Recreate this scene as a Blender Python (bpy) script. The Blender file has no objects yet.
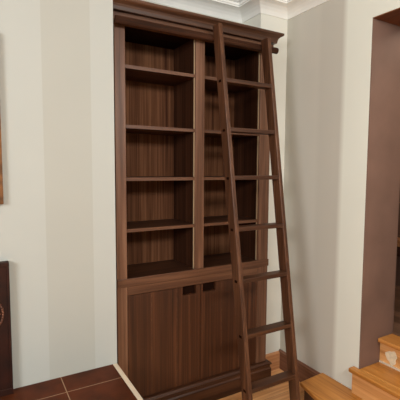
import bpy, bmesh, math, random
from mathutils import Vector, Matrix
random.seed(4)
SC = bpy.context.scene
COL = SC.collection

# ------------------------------------------------------------------ colours
def lin(c):
    def f(v):
        v /= 255.0
        return v / 12.92 if v <= 0.04045 else ((v + 0.055) / 1.055) ** 2.4
    return (f(c[0]), f(c[1]), f(c[2]), 1.0)

def new_mat(name):
    m = bpy.data.materials.new(name)
    m.use_nodes = True
    nt = m.node_tree
    b = nt.nodes['Principled BSDF']
    return m, nt, b

def ramp(nt, stops):
    r = nt.nodes.new('ShaderNodeValToRGB')
    e = r.color_ramp.elements
    while len(e) < len(stops):
        e.new(0.5)
    for k, (p, c) in enumerate(stops):
        e[k].position = p
        e[k].color = c
    return r

def mapped(nt, scale):
    tc = nt.nodes.new('ShaderNodeTexCoord')
    mp = nt.nodes.new('ShaderNodeMapping')
    mp.inputs['Scale'].default_value = scale
    nt.links.new(tc.outputs['Object'], mp.inputs['Vector'])
    return mp

def wood(name, dark, mid, light, axis='z', rough=0.45, spec=0.35, fine=70.0, coarse=9.0, bump=0.12, along=1.6):
    """long grain running along one axis, fine pores over broad figure"""
    m, nt, b = new_mat(name)
    k = 'xyz'.index(axis)
    s1 = [fine] * 3; s1[k] = along
    s2 = [coarse] * 3; s2[k] = along * 0.45
    n1 = nt.nodes.new('ShaderNodeTexNoise'); n1.inputs['Scale'].default_value = 1.0
    n1.inputs['Detail'].default_value = 5; n1.inputs['Roughness'].default_value = 0.6
    n2 = nt.nodes.new('ShaderNodeTexNoise'); n2.inputs['Scale'].default_value = 1.0
    n2.inputs['Detail'].default_value = 3; n2.inputs['Distortion'].default_value = 0.8
    nt.links.new(mapped(nt, s1).outputs[0], n1.inputs['Vector'])
    nt.links.new(mapped(nt, s2).outputs[0], n2.inputs['Vector'])
    mix = nt.nodes.new('ShaderNodeMath'); mix.operation = 'MULTIPLY_ADD'
    mix.inputs[1].default_value = 0.55
    half = nt.nodes.new('ShaderNodeMath'); half.operation = 'MULTIPLY'; half.inputs[1].default_value = 0.45
    nt.links.new(n2.outputs['Fac'], half.inputs[0])
    nt.links.new(n1.outputs['Fac'], mix.inputs[0])
    nt.links.new(half.outputs[0], mix.inputs[2])
    r = ramp(nt, [(0.34, lin(dark)), (0.5, lin(mid)), (0.66, lin(light))])
    nt.links.new(mix.outputs[0], r.inputs['Fac'])
    nt.links.new(r.outputs['Color'], b.inputs['Base Color'])
    b.inputs['Roughness'].default_value = rough
    b.inputs['Specular IOR Level'].default_value = spec
    bp = nt.nodes.new('ShaderNodeBump'); bp.inputs['Strength'].default_value = bump
    bp.inputs['Distance'].default_value = 0.004
    nt.links.new(n1.outputs['Fac'], bp.inputs['Height'])
    nt.links.new(bp.outputs['Normal'], b.inputs['Normal'])
    return m

def plain(name, c, rough=0.6, var=0.06, scale=3.0, spec=0.3, metal=0.0, bump=0.0):
    m, nt, b = new_mat(name)
    n = nt.nodes.new('ShaderNodeTexNoise'); n.inputs['Scale'].default_value = 1.0
    n.inputs['Detail'].default_value = 4
    nt.links.new(mapped(nt, (scale,) * 3).outputs[0], n.inputs['Vector'])
    d = tuple(max(0, v * (1 - var)) for v in c); l = tuple(min(255, v * (1 + var)) for v in c)
    r = ramp(nt, [(0.3, lin(d)), (0.7, lin(l))])
    nt.links.new(n.outputs['Fac'], r.inputs['Fac'])
    nt.links.new(r.outputs['Color'], b.inputs['Base Color'])
    b.inputs['Roughness'].default_value = rough
    b.inputs['Specular IOR Level'].default_value = spec
    b.inputs['Metallic'].default_value = metal
    if bump:
        bp = nt.nodes.new('ShaderNodeBump'); bp.inputs['Strength'].default_value = bump
        bp.inputs['Distance'].default_value = 0.003
        nt.links.new(n.outputs['Fac'], bp.inputs['Height'])
        nt.links.new(bp.outputs['Normal'], b.inputs['Normal'])
    return m

def striped(name, axis, period, phase, ca, cb, rough=0.75, stops=None):
    """tone-on-tone striped wallpaper: broad vertical bands"""
    m, nt, b = new_mat(name)
    tc = nt.nodes.new('ShaderNodeTexCoord')
    sx = nt.nodes.new('ShaderNodeSeparateXYZ')
    nt.links.new(tc.outputs['Object'], sx.inputs[0])
    a = nt.nodes.new('ShaderNodeMath'); a.operation = 'SUBTRACT'; a.inputs[1].default_value = phase
    nt.links.new(sx.outputs['XYZ'.index(axis.upper())], a.inputs[0])
    d = nt.nodes.new('ShaderNodeMath'); d.operation = 'DIVIDE'; d.inputs[1].default_value = period
    nt.links.new(a.outputs[0], d.inputs[0])
    fr = nt.nodes.new('ShaderNodeMath'); fr.operation = 'FRACT'
    nt.links.new(d.outputs[0], fr.inputs[0])
    g = ramp(nt, [(p, lin(c)) for p, c in stops] if stops else [(0.0, lin(ca)), (0.497, lin(ca)), (0.503, lin(cb)), (1.0, lin(cb))])
    nt.links.new(fr.outputs[0], g.inputs['Fac'])
    n = nt.nodes.new('ShaderNodeTexNoise'); n.inputs['Scale'].default_value = 2.2; n.inputs['Detail'].default_value = 3
    nt.links.new(tc.outputs['Object'], n.inputs['Vector'])
    mr = nt.nodes.new('ShaderNodeMapRange')
    mr.inputs['To Min'].default_value = 0.955; mr.inputs['To Max'].default_value = 1.03
    nt.links.new(n.outputs['Fac'], mr.inputs['Value'])
    mul = nt.nodes.new('ShaderNodeVectorMath'); mul.operation = 'SCALE'
    nt.links.new(g.outputs['Color'], mul.inputs[0]); nt.links.new(mr.outputs[0], mul.inputs['Scale'])
    nt.links.new(mul.outputs[0], b.inputs['Base Color'])
    b.inputs['Roughness'].default_value = rough
    b.inputs['Specular IOR Level'].default_value = 0.15
    return m

def boards(name, dark, mid, light, along, width, gap=(60, 34, 18), rough=0.32, fine=60):
    """floor boards laid along one axis"""
    m, nt, b = new_mat(name)
    tc = nt.nodes.new('ShaderNodeTexCoord')
    sx = nt.nodes.new('ShaderNodeSeparateXYZ'); nt.links.new(tc.outputs['Object'], sx.inputs[0])
    across = 'Y' if along == 'x' else 'X'
    d = nt.nodes.new('ShaderNodeMath'); d.operation = 'DIVIDE'; d.inputs[1].default_value = width
    nt.links.new(sx.outputs['XYZ'.index(across)], d.inputs[0])
    fl = nt.nodes.new('ShaderNodeMath'); fl.operation = 'FLOOR'; nt.links.new(d.outputs[0], fl.inputs[0])
    fr = nt.nodes.new('ShaderNodeMath'); fr.operation = 'FRACT'; nt.links.new(d.outputs[0], fr.inputs[0])
    wn = nt.nodes.new('ShaderNodeTexWhiteNoise'); wn.noise_dimensions = '1D'
    nt.links.new(fl.outputs[0], wn.inputs['W'])
    s = [fine, fine, fine]; s['xyz'.index(along)] = 2.2
    n = nt.nodes.new('ShaderNodeTexNoise'); n.inputs['Scale'].default_value = 1.0; n.inputs['Detail'].default_value = 4
    nt.links.new(mapped(nt, s).outputs[0], n.inputs['Vector'])
    ad = nt.nodes.new('ShaderNodeMath'); ad.operation = 'MULTIPLY_ADD'; ad.inputs[1].default_value = 0.3
    nt.links.new(wn.outputs['Value'], ad.inputs[0])
    sc = nt.nodes.new('ShaderNodeMath'); sc.operation = 'MULTIPLY'; sc.inputs[1].default_value = 0.7
    nt.links.new(n.outputs['Fac'], sc.inputs[0]); nt.links.new(sc.outputs[0], ad.inputs[2])
    r = ramp(nt, [(0.3, lin(dark)), (0.5, lin(mid)), (0.7, lin(light))])
    nt.links.new(ad.outputs[0], r.inputs['Fac'])
    lt = nt.nodes.new('ShaderNodeMath'); lt.operation = 'LESS_THAN'; lt.inputs[1].default_value = 0.025
    nt.links.new(fr.outputs[0], lt.inputs[0])
    mx = nt.nodes.new('ShaderNodeMix'); mx.data_type = 'RGBA'
    nt.links.new(lt.outputs[0], mx.inputs['Factor'])
    nt.links.new(r.outputs['Color'], mx.inputs['A']); mx.inputs['B'].default_value = lin(gap)
    nt.links.new(mx.outputs['Result'], b.inputs['Base Color'])
    b.inputs['Roughness'].default_value = rough
    b.inputs['Specular IOR Level'].default_value = 0.4
    return m

def tiles(name, c, grout, x0, y0, w, h):
    m, nt, b = new_mat(name)
    tc = nt.nodes.new('ShaderNodeTexCoord')
    sx = nt.nodes.new('ShaderNodeSeparateXYZ'); nt.links.new(tc.outputs['Object'], sx.inputs[0])
    outs = []; ids = []
    for k, (o, p) in enumerate(((x0, w), (y0, h))):
        a = nt.nodes.new('ShaderNodeMath'); a.operation = 'SUBTRACT'; a.inputs[1].default_value = o - 0.002
        nt.links.new(sx.outputs[k], a.inputs[0])
        d = nt.nodes.new('ShaderNodeMath'); d.operation = 'DIVIDE'; d.inputs[1].default_value = p
        nt.links.new(a.outputs[0], d.inputs[0])
        f = nt.nodes.new('ShaderNodeMath'); f.operation = 'FRACT'; nt.links.new(d.outputs[0], f.inputs[0])
        l = nt.nodes.new('ShaderNodeMath'); l.operation = 'LESS_THAN'; l.inputs[1].default_value = 0.0042 / p
        nt.links.new(f.outputs[0], l.inputs[0]); outs.append(l)
    mxm = nt.nodes.new('ShaderNodeMath'); mxm.operation = 'MAXIMUM'
    nt.links.new(outs[0].outputs[0], mxm.inputs[0]); nt.links.new(outs[1].outputs[0], mxm.inputs[1])
    n = nt.nodes.new('ShaderNodeTexNoise'); n.inputs['Scale'].default_value = 7; n.inputs['Detail'].default_value = 6
    nt.links.new(tc.outputs['Object'], n.inputs['Vector'])
    r = ramp(nt, [(0.3, lin(tuple(v * .8 for v in c))), (0.7, lin(tuple(v * 1.2 for v in c)))])
    nt.links.new(n.outputs['Fac'], r.inputs['Fac'])
    mx = nt.nodes.new('ShaderNodeMix'); mx.data_type = 'RGBA'
    nt.links.new(mxm.outputs[0], mx.inputs['Factor'])
    nt.links.new(r.outputs['Color'], mx.inputs['A']); mx.inputs['B'].default_value = lin(grout)
    nt.links.new(mx.outputs['Result'], b.inputs['Base Color'])
    b.inputs['Roughness'].default_value = 0.55
    b.inputs['Specular IOR Level'].default_value = 0.15
    return m

# ------------------------------------------------------------------ palette
W_D, W_M, W_L = (50, 29, 17), (82, 51, 32), (108, 72, 50)
M = {}
M['stile'] = wood('walnut_frame', (68, 41, 26), (102, 69, 49), (128, 92, 69), 'z')  # haze of reflected light put into a lighter, greyer tint
M['cornice'] = wood('walnut_cornice', (50, 29, 18), (76, 48, 31), (98, 66, 46), 'x')
M['rail'] = wood('walnut_rail', (56, 32, 19), (86, 54, 35), (110, 75, 52), 'x')
M['door'] = wood('walnut_door', (40, 18, 7), (62, 33, 16), (86, 50, 29), 'z', fine=130, coarse=20, along=.9)  # same walnut, darkened in colour for the light falling off lower down
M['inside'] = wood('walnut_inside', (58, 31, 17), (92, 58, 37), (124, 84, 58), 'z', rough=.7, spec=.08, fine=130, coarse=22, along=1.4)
M['side'] = wood('walnut_side_shaded', (36, 18, 9), (56, 31, 18), (76, 46, 29), 'z', rough=.7, spec=.08, fine=110, coarse=16, along=.8)  # shade on the inner sides put into a darker walnut
M['top'] = wood('walnut_top_shaded', (20, 9, 4), (30, 14, 7), (40, 20, 11), 'x', rough=.8, spec=.05)  # shade under the top painted in as near-black wood
M['shelf'] = wood('walnut_shelf_shaded', (36, 18, 9), (58, 33, 19), (78, 48, 30), 'x', rough=.55, spec=.2)  # shade under the shelves put into the body colour
M['plinth'] = wood('walnut_plinth', (40, 20, 10), (60, 33, 18), (80, 48, 28), 'x')
M['ladder'] = wood('walnut_ladder', (48, 27, 15), (78, 48, 30), (106, 71, 48), 'z', fine=90, coarse=14)
M['rung'] = wood('walnut_rung', (42, 23, 12), (66, 39, 23), (88, 57, 37), 'x', fine=90, coarse=14)
M['pole'] = wood('walnut_pole', (44, 26, 16), (66, 40, 27), (84, 54, 38), 'x', rough=.75, spec=.1)
M['recess'] = plain('dark_recess', (26, 11, 5), .9, .1, spec=.05)
M['strip'] = plain('cream_strip', (168, 144, 114), .4, .03)
M['left_paper'] = striped('wallpaper_left', 'x', 0.46, -0.349 - 0.23, (180, 183, 177), (174, 175, 167))
M['right_paper'] = striped('wallpaper_right', 'y', 10.0, -5.0, None, None, stops=[(0.0, (225, 228, 217)), (0.45715, (225, 228, 217)), (0.4574, (193, 190, 179)), (0.4771, (193, 190, 179)), (0.4773, (198, 195, 184)), (0.4999, (198, 195, 184)), (0.5001, (190, 187, 175)), (1.0, (190, 187, 175))])  # paper stripes; the doorway band also has window light painted into its tone
M['end_paper'] = plain('wallpaper_end', (214, 213, 202), .75, .02, 2)
M['white'] = plain('white_plaster', (236, 236, 230), .6, .015)
M['ceiling'] = plain('ceiling_paint', (216, 197, 168), .8, .02)
M['taupe'] = plain('taupe_paint', (116, 90, 77), .6, .05, 5)
M['soffit'] = wood('brown_soffit', (92, 50, 24), (112, 64, 32), (128, 76, 42), 'y')
M['base'] = wood('oak_skirting', (136, 90, 58), (178, 124, 82), (204, 150, 106), 'x')
M['base_r'] = wood('shaded_skirting', (80, 50, 36), (108, 72, 54), (130, 92, 70), 'y')  # shade along the right wall put into the skirting colour
M['floor'] = boards('oak_floor', (196, 138, 86), (226, 174, 120), (240, 200, 150), 'x', 0.09, (110, 70, 40))
M['tread'] = wood('oak_tread', (142, 88, 36), (182, 122, 56), (206, 148, 80), 'y', rough=.35, fine=45, coarse=8)
M['tread_x'] = wood('oak_tread_wide', (142, 88, 38), (182, 122, 60), (206, 148, 82), 'y', rough=.35, fine=45, coarse=6)
M['riser'] = wood('oak_riser', (178, 122, 70), (216, 158, 98), (236, 184, 126), 'y', rough=.4, fine=45)
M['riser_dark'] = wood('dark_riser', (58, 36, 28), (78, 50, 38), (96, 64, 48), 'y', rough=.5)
M['hall_floor'] = boards('hall_boards', (84, 60, 46), (110, 82, 64), (130, 98, 78), 'y', 0.1, (60, 40, 30))  # the hall's darkness is put into the board colour
M['worn'] = plain('worn_paint', (222, 206, 176), .8, .1, 30)
M['tile'] = tiles('hearth_tile', (76, 37, 18), (150, 122, 98), 0.503, 0.09, 0.30, 0.30)
M['edging'] = plain('cream_edging', (214, 200, 178), .5, .04)
M['iron'] = plain('cast_iron', (42, 17, 8), .6, .2, 14, .25, bump=.2)
M['firebox_black'] = plain('firebox_black', (14, 9, 7), .9, .2)
M['gilt'] = plain('gilt', (112, 74, 40), .6, .25, 22, .3, .1)
M['canvas'] = plain('dim_canvas', (120, 92, 60), .7, .4, 5)

# ------------------------------------------------------------------ geometry helpers
def box(bm, x0, x1, y0, y1, z0, z1, mi=0):
    vs = [bm.verts.new((x, y, z)) for z in (z0, z1) for y in (y0, y1) for x in (x0, x1)]
    for q in ((0, 2, 3, 1), (4, 5, 7, 6), (0, 1, 5, 4), (2, 6, 7, 3), (0, 4, 6, 2), (1, 3, 7, 5)):
        f = bm.faces.new([vs[i] for i in q]); f.material_index = mi

def hexa(bm, a, b, mi=0):
    """solid between two quads of 4 points"""
    va = [bm.verts.new(p) for p in a]; vb = [bm.verts.new(p) for p in b]
    fs = [bm.faces.new(va[::-1]), bm.faces.new(vb)]
    for i in range(4):
        j = (i + 1) % 4
        fs.append(bm.faces.new((va[i], va[j], vb[j], vb[i])))
    for f in fs: f.material_index = mi

def prism(bm, pts, h0, h1, axis='z', mi=0):
    def P(p, h):
        return {'z': (p[0], p[1], h), 'x': (h, p[0], p[1]), 'y': (p[0], h, p[1])}[axis]
    va = [bm.verts.new(P(p, h0)) for p in pts]; vb = [bm.verts.new(P(p, h1)) for p in pts]
    n = len(pts)
    fs = [bm.faces.new(va[::-1]), bm.faces.new(vb)]
    for i in range(n):
        fs.append(bm.faces.new((va[i], va[(i + 1) % n], vb[(i + 1) % n], vb[i])))
    for f in fs: f.material_index = mi

def cyl(bm, a, b, r, n=20, r2=None, mi=0):
    a, b = Vector(a), Vector(b); d = (b - a).normalized()
    u = d.orthogonal().normalized(); v = d.cross(u)
    r2 = r if r2 is None else r2
    ra = [bm.verts.new(a + (u * math.cos(t) + v * math.sin(t)) * r) for t in [2 * math.pi * i / n for i in range(n)]]
    rb = [bm.verts.new(b + (u * math.cos(t) + v * math.sin(t)) * r2) for t in [2 * math.pi * i / n for i in range(n)]]
    fs = [bm.faces.new(ra[::-1]), bm.faces.new(rb)]
    for i in range(n):
        f = bm.faces.new((ra[i], ra[(i + 1) % n], rb[(i + 1) % n], rb[i])); f.smooth = True
        fs.append(f)
    for f in fs: f.material_index = mi

def sweep(bm, path, prof, closed_ends=True):
    """path: plan points (x,y); prof: (d,z) with d measured to the right-hand side of travel, mitred at corners"""
    n = len(path); rows = []
    for i, p in enumerate(path):
        p = Vector(p)
        d0 = (p - Vector(path[i - 1])).normalized() if i > 0 else None
        d1 = (Vector(path[i + 1]) - p).normalized() if i < n - 1 else None
        d0 = d0 or d1; d1 = d1 or d0
        n0 = Vector((d0.y, -d0.x)); n1 = Vector((d1.y, -d1.x))
        m = (n0 + n1); m = m / (1 + n0.dot(n1))
        rows.append([bm.verts.new((p.x + m.x * d, p.y + m.y * d, z)) for d, z in prof])
    k = len(prof)
    for i in range(n - 1):
        for j in range(k - 1):
            bm.faces.new((rows[i][j], rows[i + 1][j], rows[i + 1][j + 1], rows[i][j + 1]))
        bm.faces.new((rows[i][k - 1], rows[i + 1][k - 1], rows[i + 1][0], rows[i][0]))
    bm.faces.new(rows[0]); bm.faces.new(rows[-1][::-1])

def obj(name, bm, mats, parent=None, bev=0.0, base=None, rot=None):
    bmesh.ops.recalc_face_normals(bm, faces=bm.faces[:])
    off = Vector(base) if base else (Vector(parent['_base']) if parent is not None and '_base' in parent else Vector((0, 0, 0)))
    for v in bm.verts: v.co -= off
    me = bpy.data.meshes.new(name); bm.to_mesh(me); bm.free()
    o = bpy.data.objects.new(name, me); COL.objects.link(o)
    for mm in (mats if isinstance(mats, (list, tuple)) else [mats]): me.materials.append(mm)
    if parent is not None:
        o.parent = parent
    else:
        o.location = off
    if bev:
        md = o.modifiers.new('bevel', 'BEVEL'); md.width = bev; md.segments = 2
        md.limit_method = 'ANGLE'; md.angle_limit = math.radians(40)
    return o

def thing(name, label, cat, base, group=None):
    o = bpy.data.objects.new(name, None); COL.objects.link(o)
    o.location = base; o['label'] = label; o['category'] = cat
    o['_base'] = list(base)
    o.empty_display_size = 0.1
    if group: o['group'] = group
    return o

def part(name, parent, mat, boxes, bev=0.0):
    bm = bmesh.new()
    for b in boxes: box(bm, *b)
    o = obj(name, bm, mat, None, bev, base=parent['_base'])
    o.location = (0, 0, 0); o.parent = parent
    return o

def sub(name, parent, root, mat, fn, bev=0.0):
    bm = bmesh.new(); fn(bm)
    o = obj(name, bm, mat, None, bev, base=root['_base'])
    o.location = (0, 0, 0); o.parent = parent
    return o

def struct(name, mat, fn, bev=0.0):
    bm = bmesh.new(); fn(bm)
    o = obj(name, bm, mat, None, bev)
    o['kind'] = 'structure'
    return o

def boxes(*bs):
    def f(bm):
        for b in bs: box(bm, *b)
    return f

# ------------------------------------------------------------------ key measures (metres)
YB = -0.055          # face of the chimney breast
XW = 1.313           # right wall
YC = 0.0965          # face of the pier right of the bookcase
ZC = 2.64            # ceiling
HZ = 0.431           # raised hearth
XS1, XM1, XM2, XR1, XR2 = 0.0823, 0.5183, 0.5803, 1.0063, 1.0951
RB, RT, PT = 0.780, 0.8777, 0.1485
S = [2.059, 1.7369, 1.4467, 1.1577]
YBK = 0.3023
YOP, ZOP, YOP2 = -0.595, 2.344, -1.60
XH = 1.615           # hall side of the right wall

# ------------------------------------------------------------------ the setting
struct('floor', M['floor'], boxes((-3.2, 1.32, -4.6, 0.34, -0.06, 0.0)))
struct('ceiling', M['ceiling'], boxes((-3.2, 1.32, -4.6, 0.34, ZC, ZC + 0.06)))
struct('wall_left', M['left_paper'], boxes((-3.2, 0.0, YB, 0.34, 0.0, ZC)))
struct('wall_back', M['end_paper'], boxes((0.0, XH, 0.31, 0.40, 0.0, ZC)))
struct('wall_end', M['end_paper'], boxes((1.0743, XW, YC, 0.31, 0.0, ZC)))
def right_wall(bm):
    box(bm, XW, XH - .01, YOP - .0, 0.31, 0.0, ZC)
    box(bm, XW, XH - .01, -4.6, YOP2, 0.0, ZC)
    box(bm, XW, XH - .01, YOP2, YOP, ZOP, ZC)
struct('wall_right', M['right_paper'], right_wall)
# painted lining of the doorway, its brown soffit and the hall beyond
struct('trim_1', M['taupe'], boxes((XW + .002, XH, YOP - .006, YOP, 0.30, ZOP)))
struct('trim_2', M['soffit'], boxes((XW + .002, XH, YOP2, YOP - .006, ZOP - .006, ZOP)))
struct('trim_3', M['taupe'], boxes((XW + .002, XH, YOP2, YOP2 + .006, 0.30, ZOP - .006)))
struct('wall_hall', M['taupe'], boxes((XH, XH + .02, YOP, 0.9, 0.467, 2.7), (XH, XH + .02, -3.0, YOP2, 0.467, 2.7),
                                      (XH, XH + .02, YOP2, YOP, ZOP, 2.7),
                                      (XH, 2.6, 0.9, 0.96, 0.467, 2.7), (2.6, 2.66, -3.0, 0.96, 0.467, 2.7)))
struct('floor_hall', M['hall_floor'], boxes((XH, 2.66, -3.0, 0.96, 0.40, 0.467)))
struct('ceiling_hall', M['ceiling'], boxes((XH, 2.66, -3.0, 0.96, 2.7, 2.76)))

crown = [(0, 2.549), (0.007, 2.549), (0.009, 2.555), (0.022, 2.572), (0.040, 2.587), (0.062, 2.598), (0.086, 2.604),
         (0.100, 2.606), (0.101, 2.614), (0.107, 2.615), (0.109, 2.628), (0.128, 2.634), (0.128, ZC), (0, ZC)]
def crown_fn(bm):
    sweep(bm, [(-3.2, YB), (0.0, YB), (0.0, 0.31), (1.0743, 0.31), (1.0743, YC), (XW, YC), (XW, -4.6)], crown)
struct('trim_4', M['white'], crown_fn)

BB = 0.1323
def bb_prof(bm, path, h, t):
    sweep(bm, path, [(0, 0), (t, 0), (t, h - .012), (t * .55, h - .004), (t * .4, h), (0, h)])
struct('baseboard_end', M['base'], lambda bm: bb_prof(bm, [(1.0973, YC), (XW - .016, YC)], BB, .016))
struct('baseboard_right', M['base_r'], lambda bm: bb_prof(bm, [(XW, YC), (XW, -0.322)], BB + .01, .016))

# ------------------------------------------------------------------ steps up to the doorway
ZP, Z2, Z3 = 0.157, 0.312, 0.467
PL = [(XW - .001, -0.322), (1.094, -0.336), (1.050, -0.535), (0.95, -0.95), (0.95, -1.75), (XW - .001, -1.75)]
t = thing('wooden_step', 'lowest oak step, a low platform along the right wall beside the ladder foot', 'step', (1.2, -1.0, 0))
def pl_top(bm): prism(bm, PL, ZP - .026, ZP)
sub('tread', t, t, M['tread'], pl_top, .006)
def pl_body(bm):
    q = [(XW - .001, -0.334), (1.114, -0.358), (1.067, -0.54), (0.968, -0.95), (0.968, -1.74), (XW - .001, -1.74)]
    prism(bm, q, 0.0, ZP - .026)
r_ = sub('riser', t, t, M['riser_dark'], pl_body)  # shadow on this riser is put into its dark wood colour
r_['label'] = 'dark riser with shadow in its colour'

t = thing('wooden_step', 'middle oak step with a projecting nosing, filling the doorway sill', 'step', (1.4, -1.0, ZP))
sub('tread', t, t, M['tread'], boxes((1.262, XW - .001, YOP2 + .03, -0.562, Z2 - .026, Z2), (XW - .001, 1.60, YOP2 + .008, YOP - .008, Z2 - .026, Z2)), .006)
sub('riser', t, t, M['riser'], boxes((1.284, XW - .001, YOP2 + .04, -0.575, ZP, Z2 - .026), (XW - .001, 1.32, YOP2 + .008, YOP - .008, ZP, Z2 - .026)))

t = thing('wooden_step', 'top oak step inside the doorway, its riser patched with worn white paint', 'step', (1.55, -1.0, Z2))
sub('tread', t, t, M['tread_x'], boxes((1.470, XH - .002, YOP2 + .008, YOP - .008, Z3 - .026, Z3)), .006)
rz = sub('riser', t, t, M['riser'], boxes((1.498, 1.512, YOP2 + .008, YOP - .008, Z2, Z3 - .026)))
def worn(bm):
    pts = []
    for i in range(22):
        a = 2 * math.pi * i / 22
        rr = 1 + .16 * math.sin(3 * a + 1) + .08 * math.sin(7 * a)
        pts.append((-0.682 + .036 * rr * math.cos(a), Z2 + .058 + .042 * rr * math.sin(a)))
    prism(bm, pts, 1.4968, 1.4982, 'x')
w = sub('worn_patch', rz, t, M['worn'], worn)
w['label'] = 'worn whitish patch'
sub('pale_strip', t, t, M['edging'], boxes((1.488, 1.4975, YOP2 + .01, YOP - .012, Z2, Z2 + .010)))  # pale strip along the foot of the riser

# ------------------------------------------------------------------ bookcase
bk = thing('bookcase', 'tall dark walnut built-in bookcase with empty shelves and a two-door cupboard below', 'bookcase', (0.55, 0.15, 0))
D = YC - 0.004                                   # how far the face parts may run back beside the pier
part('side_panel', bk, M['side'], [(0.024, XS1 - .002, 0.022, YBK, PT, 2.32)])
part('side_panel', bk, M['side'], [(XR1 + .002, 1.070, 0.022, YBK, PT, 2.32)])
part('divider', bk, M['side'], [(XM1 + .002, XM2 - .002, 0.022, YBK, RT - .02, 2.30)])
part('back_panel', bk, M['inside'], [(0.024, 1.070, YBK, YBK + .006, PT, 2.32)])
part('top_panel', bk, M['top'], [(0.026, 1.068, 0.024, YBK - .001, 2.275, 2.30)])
part('stile', bk, M['stile'], [(0.0225, XS1, 0.0, 0.022, PT, 2.30)], .0025)
part('stile', bk, M['stile'], [(XM1, XM2, 0.0, 0.022, RT, 2.28)], .0025)
part('stile', bk, M['stile'], [(XR1, XR2, 0.0, 0.022, PT, 2.30), (XR2 - .02, XR2, 0.022, D, PT, 2.30)], .0025)
part('header', bk, M['rail'], [(0.004, XR2 + .004, -0.013, 0.021, 2.262, 2.316), (0.004, XR2 - .002, 0.002, 0.021, 2.316, 2.326)], .003)
# waist rail between the shelves and the doors
part('waist_rail', bk, M['rail'], [(XS1, XR1, -0.001, 0.021, RB, RT), (0.0225, XR2 + .002, -0.008, 0.0, RB + .052, RT + .001)], .002)
# shelves: each bay has four and a bottom board
for z in S + [RT]:
    lo, hi = z - .0185, z
    for a, b in ((XS1 - .001, XM1 + .001), (XM2 - .001, XR1 + .001)):
        sh = part('shelf', bk, M['shelf'], [(a, b, 0.012, YBK, lo, hi)])
        eb = sub('lit_edge', sh, bk, M['rail'], boxes((a, b, 0.009, 0.012, lo, hi)))  # edge split off to stay lit-toned; the body carries painted shade
        eb['label'] = 'front edge in the lit walnut tone' 
# pale channel strips on the inner faces
zs = [RT] + S[::-1] + [2.262]
for xx in (XM1, XR1):
    part('light_strip', bk, M['strip'], [(xx - .004, xx + .001, 0.0125, 0.021, a + .001, b - (.019 if b < 2.2 else 0)) for a, b in zip(zs[:-1], zs[1:])])
bpy.data.objects['light_strip']['label'] = 'pale upright channel strip'
bpy.data.objects['light_strip.001']['label'] = 'pale upright channel strip'
# plinth with a small bead along its top
def plinth(bm):
    prof = [(0.0, 0.0), (.028, 0.0), (.028, .098), (.022, .106), (.022, .122), (.030, .128), (.030, .137), (.018, PT), (0.0, PT)]
    sweep(bm, [(0.004, 0.0), (XR2, 0.0), (XR2, D)], prof)
    box(bm, 0.024, 1.068, 0.003, YBK, 0.03, PT - .001)
sub('plinth', bk, bk, M['plinth'], plinth)
# cornice: lip, ogee and fillet, returned at the right end
def cornice(bm):
    prof = [(0.0, 2.3245), (.022, 2.3245), (.024, 2.327), (.025, 2.334), (.027, 2.344), (.032, 2.355),
            (.042, 2.363), (.050, 2.367), (.054, 2.370), (.056, 2.374), (.056, 2.384), (0.0, 2.384)]
    sweep(bm, [(0.004, 0.0), (XR2, 0.0), (XR2, D)], prof)
    box(bm, 0.01, 1.07, 0.0, YBK, 2.36, 2.383)
sub('cornice', bk, bk, M['cornice'], cornice)
# the pole that carries the ladder
RODY, RODZ = -0.056, 2.264
def pole(bm):
    cyl(bm, (0.012, RODY, RODZ), (1.090, RODY, RODZ), .019, 28)
    for x in (0.045, 0.548, 1.045):
        cyl(bm, (x, RODY, RODZ), (x, -0.010, RODZ + .004), .009, 12)
sub('ladder_pole', bk, bk, M['pole'], pole)

# cupboard doors, made of upright boards, a finger notch cut in the top of each
def door(x0, x1, n0, n1, joints):
    def f(bm):
        zt, zn, zb = RB - .003, 0.7235, PT + .003
        xs = sorted([x0] + joints + [n0, n1] + [x1])
        for a, b in zip(xs[:-1], xs[1:]):
            notch = (a >= n0 - 1e-6 and b <= n1 + 1e-6)
            ga = .0007 if a in joints else 0; gb = .0007 if b in joints else 0
            box(bm, a + ga, b - gb, 0.002, 0.020, zb, zn if notch else zt)
        for a in joints:
            box(bm, a - .0014, a + .0014, 0.0006, 0.004, zb, zt, 1)  # lighter bead painting in the highlight on the board edges
    return f
DL = sub('door', bk, bk, [M['door'], M['rail']], door(XS1 + .0015, 0.5567, 0.435, 0.527, [0.230, 0.395]))
DR = sub('door', bk, bk, [M['door'], M['rail']], door(0.5592, XR1 - .0015, 0.577, 0.671, [0.72, 0.86]))
for dd, a, b in ((DL, 0.435, 0.527), (DR, 0.577, 0.671)):
    fp = sub('notch_shade', dd, bk, M['recess'], boxes((a - .004, b + .004, 0.0205, 0.0235, 0.718, RB - .001)))  # dark plate behind the cut-out, coloured as the shade inside it
    fp['label'] = 'dark plate for the shade in the finger notch'

# ------------------------------------------------------------------ library ladder
C = Vector((-.6403, -2.0712, 1.5)); SCL = 0.955
K = 0.1602
Y0 = -0.145; Z0 = 2.264                          # front edge line: y = Y0 - K*(Z0-z)
def fy(z): return Y0 - K * (Z0 - z)
def xl(z): return 0.617 + .0017 * (Z0 - z)
def xr(z): return 0.9700 - .0046 * (Z0 - z)
TH, DP = 0.027, 0.068
ld = thing('ladder', 'dark walnut library ladder leaning against the bookcase', 'ladder', (0.78, -0.45, 0))
nrm = Vector((0, 1, -K)).normalized()             # from the front edge back towards the shelves
def rail(side):
    x = xl if side == 'l' else xr
    zt = 2.328 if side == 'l' else 2.304
    def f(bm):
        def ring(z):
            p = Vector((x(z), fy(z), z))
            a = p + Vector((-TH, 0, 0)); q = Vector((0, DP * math.sqrt(1 + 0), 0))
            return [tuple(p), tuple(a), tuple(a + q), tuple(p + q)]
        hexa(bm, ring(0.0), ring(zt))
    return f
for s in ('l', 'r'):
    rl = sub('rail', ld, ld, M['ladder'], rail(s), .004)
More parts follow.
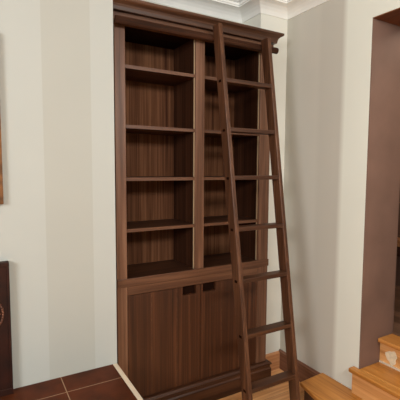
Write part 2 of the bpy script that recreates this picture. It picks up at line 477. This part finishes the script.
RZ = [2.002, 1.720, 1.448, 1.1625, 0.879, 0.582, 0.293]
for z in RZ:
    y = fy(z)
    def f(bm, z=z, y=y):
        box(bm, xl(z) - .002, xr(z) - TH + .002, y + .002, y + DP - .004, z - .012, z + .012)
        box(bm, xl(z) - TH - .0015, xl(z) - TH + .012, y + .020, y + .046, z - .012, z + .004, 1)
        box(bm, xr(z) - .012, xr(z) + .0015, y + .020, y + .046, z - .012, z + .004, 1)
    sub('rung', ld, ld, [M['rung'], M['recess']], f, .003)

# ------------------------------------------------------------------ hearth, fireplace and picture
hb = thing('hearth', 'raised hearth of dark brown tiles with a cream edge strip beside the bookcase', 'hearth', (-0.8, -0.3, 0))
part('tile_slab', hb, M['tile'], [(-1.75, -0.0255, -0.62, YB - .001, 0.0, HZ)])
e = part('edge_strip', hb, M['edging'], [(-0.0255, -0.0005, -0.62, YB - .001, 0.0, HZ + .001)], .003)
e['label'] = 'cream edge strip'

FX0, FX1, FZ = -1.48, -0.519, 1.063
fp = thing('fireplace', 'dark cast-iron fireplace surround with a raised rosette, standing on the tiled hearth', 'fireplace', (-1.0, YB - .02, HZ))
def surround(bm):
    y0, y1 = YB - .038, YB - .001
    box(bm, FX1 - .14, FX1, y0, y1, HZ, FZ)
    box(bm, FX0, FX0 + .14, y0, y1, HZ, FZ)
    # head with an arched lower edge
    n = 14; xa, xb = FX0 + .14, FX1 - .14
    pts = [(xa, FZ), (xb, FZ)]
    for i in range(n + 1):
        u = i / n; x = xb + (xa - xb) * u
        pts.append((x, 0.80 + .12 * math.sin(math.pi * u)))
    prism(bm, pts, y0, y1, 'y')
    # raised borders
    for x in (FX1 - .012, FX1 - .138, FX0 + .002, FX0 + .128):
        box(bm, x, x + .010, y0 - .006, y0, HZ + .03, FZ - .002)
    box(bm, FX0, FX1, y0 - .008, y0, FZ - .018, FZ)
    box(bm, FX1 - .14, FX1, y0 - .008, y0, HZ, HZ + .03)
    box(bm, FX0, FX0 + .14, y0 - .008, y0, HZ, HZ + .03)
sub('surround', fp, fp, M['iron'], surround, .002)
def rosette(cx, cz):
    def f(bm):
        y0 = YB - .038
        n = 28
        for i in range(n):                          # oval ring
            a, b = 2 * math.pi * i / n, 2 * math.pi * (i + 1) / n
            cyl(bm, (cx + .034 * math.cos(a), y0 - .002, cz + .058 * math.sin(a)), (cx + .034 * math.cos(b), y0 - .002, cz + .058 * math.sin(b)), .005, 8)
        for i in range(8):
            a = 2 * math.pi * i / 8
            cyl(bm, (cx, y0 - .004, cz), (cx + .026 * math.cos(a), y0 - .001, cz + .045 * math.sin(a)), .008, 8, .003)
        bmesh.ops.create_uvsphere(bm, u_segments=12, v_segments=8, radius=.010, matrix=Matrix.Translation((cx, y0 - .003, cz)))
    return f
M['rosette'] = plain('worn_iron', (92, 56, 38), .4, .2, 30, .5)
for cx in (FX1 - .066, FX0 + .066):
    sub('rosette', fp, fp, M['rosette'], rosette(cx, 0.825))
    for dz in (-.10, .10):
        sub('stud', fp, fp, M['rosette'], lambda bm, cx=cx, dz=dz: bmesh.ops.create_uvsphere(bm, u_segments=12, v_segments=8, radius=.009, matrix=Matrix.Translation((cx, YB - .039, 0.825 + dz))))
sub('firebox', fp, fp, M['firebox_black'], boxes((FX0 + .13, FX1 - .13, YB - .006, YB - .001, HZ + .001, 0.95)))  # near-black panel across the fire opening
def grate(bm):
    for i in range(9):
        x = FX0 + .24 + i * (FX1 - FX0 - .48) / 8
        cyl(bm, (x, YB - .05, HZ + .05), (x, YB - .05, HZ + .19), .006, 8)
    for z in (HZ + .05, HZ + .19):
        cyl(bm, (FX0 + .2, YB - .05, z), (FX1 - .2, YB - .05, z), .008, 8)
    for x in (FX0 + .22, FX1 - .22):
        cyl(bm, (x, YB - .05, HZ), (x, YB - .05, HZ + .05), .009, 8)
        cyl(bm, (x, YB - .05, HZ + .12), (x, YB - .006, HZ + .12), .006, 8)
sub('grate', fp, fp, M['iron'], grate)

PX0, PX1, PZ0, PZ1 = -1.45, -0.532, 1.332, 2.10
pc = thing('framed_picture', 'gilt framed picture hanging on the striped wall above the fireplace', 'picture', (-1.0, YB, PZ0))
def pframe(bm):
    for w, y, y1 in ((.050, YB - .022, YB - .001), (.014, YB - .030, YB - .0222)):
        box(bm, PX1 - w, PX1, y, y1, PZ0, PZ1); box(bm, PX0, PX0 + w, y, y1, PZ0, PZ1)
        box(bm, PX0 + w, PX1 - w, y, y1, PZ0, PZ0 + w); box(bm, PX0 + w, PX1 - w, y, y1, PZ1 - w, PZ1)
sub('frame', pc, pc, M['gilt'], pframe, .003)
sub('canvas', pc, pc, M['canvas'], boxes((PX0 + .04, PX1 - .04, YB - .010, YB - .001, PZ0 + .04, PZ1 - .04)))

# a pale timber ledge on the hall's far side, just seen past the door lining
lg = thing('wall_ledge', 'pale timber ledge on the hall wall, glimpsed past the doorway edge', 'ledge', (2.55, 0.0, 0.9))
sub('board', lg, lg, M['base'], boxes((2.48, 2.598, -0.20, 0.60, 0.84, 0.90)), .004)
sub('bracket', lg, lg, M['riser_dark'], boxes((2.51, 2.598, -0.06, -0.02, 0.75, 0.84)))
sub('bracket', lg, lg, M['riser_dark'], boxes((2.51, 2.598, 0.40, 0.44, 0.75, 0.84)))

# ------------------------------------------------------------------ light
def area(name, loc, target, sx, sy, power, col):
    l = bpy.data.lights.new(name, 'AREA'); l.shape = 'RECTANGLE'; l.size = sx; l.size_y = sy
    l.energy = power; l.color = col
    o = bpy.data.objects.new(name, l); COL.objects.link(o)
    o.location = loc
    o.rotation_euler = (Vector(target) - Vector(loc)).to_track_quat('-Z', 'Y').to_euler()
    return o
area('window_light', (0.35, -3.0, 2.42), (0.5, 0.0, 1.0), 1.8, 0.35, 54, (1.0, 0.99, 0.97))
area('side_fill_light', (-3.0, -2.7, 2.15), (1.3, -0.6, 1.1), 1.2, 0.9, 87, (0.97, 0.985, 1.0))  # unseen fill added on the left to brighten the right wall
area('hall_fill_light', (2.1, -1.2, 2.6), (2.1, -0.9, 0.4), 0.6, 0.6, 9, (1.0, 0.85, 0.68))  # unseen lamp added so the soffit and jamb are lit

wd = bpy.data.worlds.new('world'); SC.world = wd; wd.use_nodes = True
bg = wd.node_tree.nodes['Background']
bg.inputs['Color'].default_value = (1.0, 0.985, 0.96, 1); bg.inputs['Strength'].default_value = 0.22

# ------------------------------------------------------------------ camera
yaw, pitch, roll, FPX = math.radians(29.9203), math.radians(-4.6289), math.radians(.3225), 390.355
fw = Vector((math.sin(yaw) * math.cos(pitch), math.cos(yaw) * math.cos(pitch), math.sin(pitch)))
rt = Vector((math.cos(yaw), -math.sin(yaw), 0)); up = rt.cross(fw)
r = rt * math.cos(roll) + up * math.sin(roll); u = -rt * math.sin(roll) + up * math.cos(roll)
cam = bpy.data.cameras.new('camera'); co = bpy.data.objects.new('camera', cam); COL.objects.link(co)
mt = Matrix((r, u, -fw)).transposed().to_4x4(); mt.translation = C
co.matrix_world = mt
cam.sensor_width = 36; cam.sensor_fit = 'HORIZONTAL'; cam.lens = FPX / 400 * 36
cam.clip_start = 0.05
SC.camera = co
SC.view_settings.view_transform = 'Standard'
SC.view_settings.look = 'None'
SC.view_settings.exposure = 0.0
for o in bpy.data.objects:
    if '_base' in o: del o['_base']
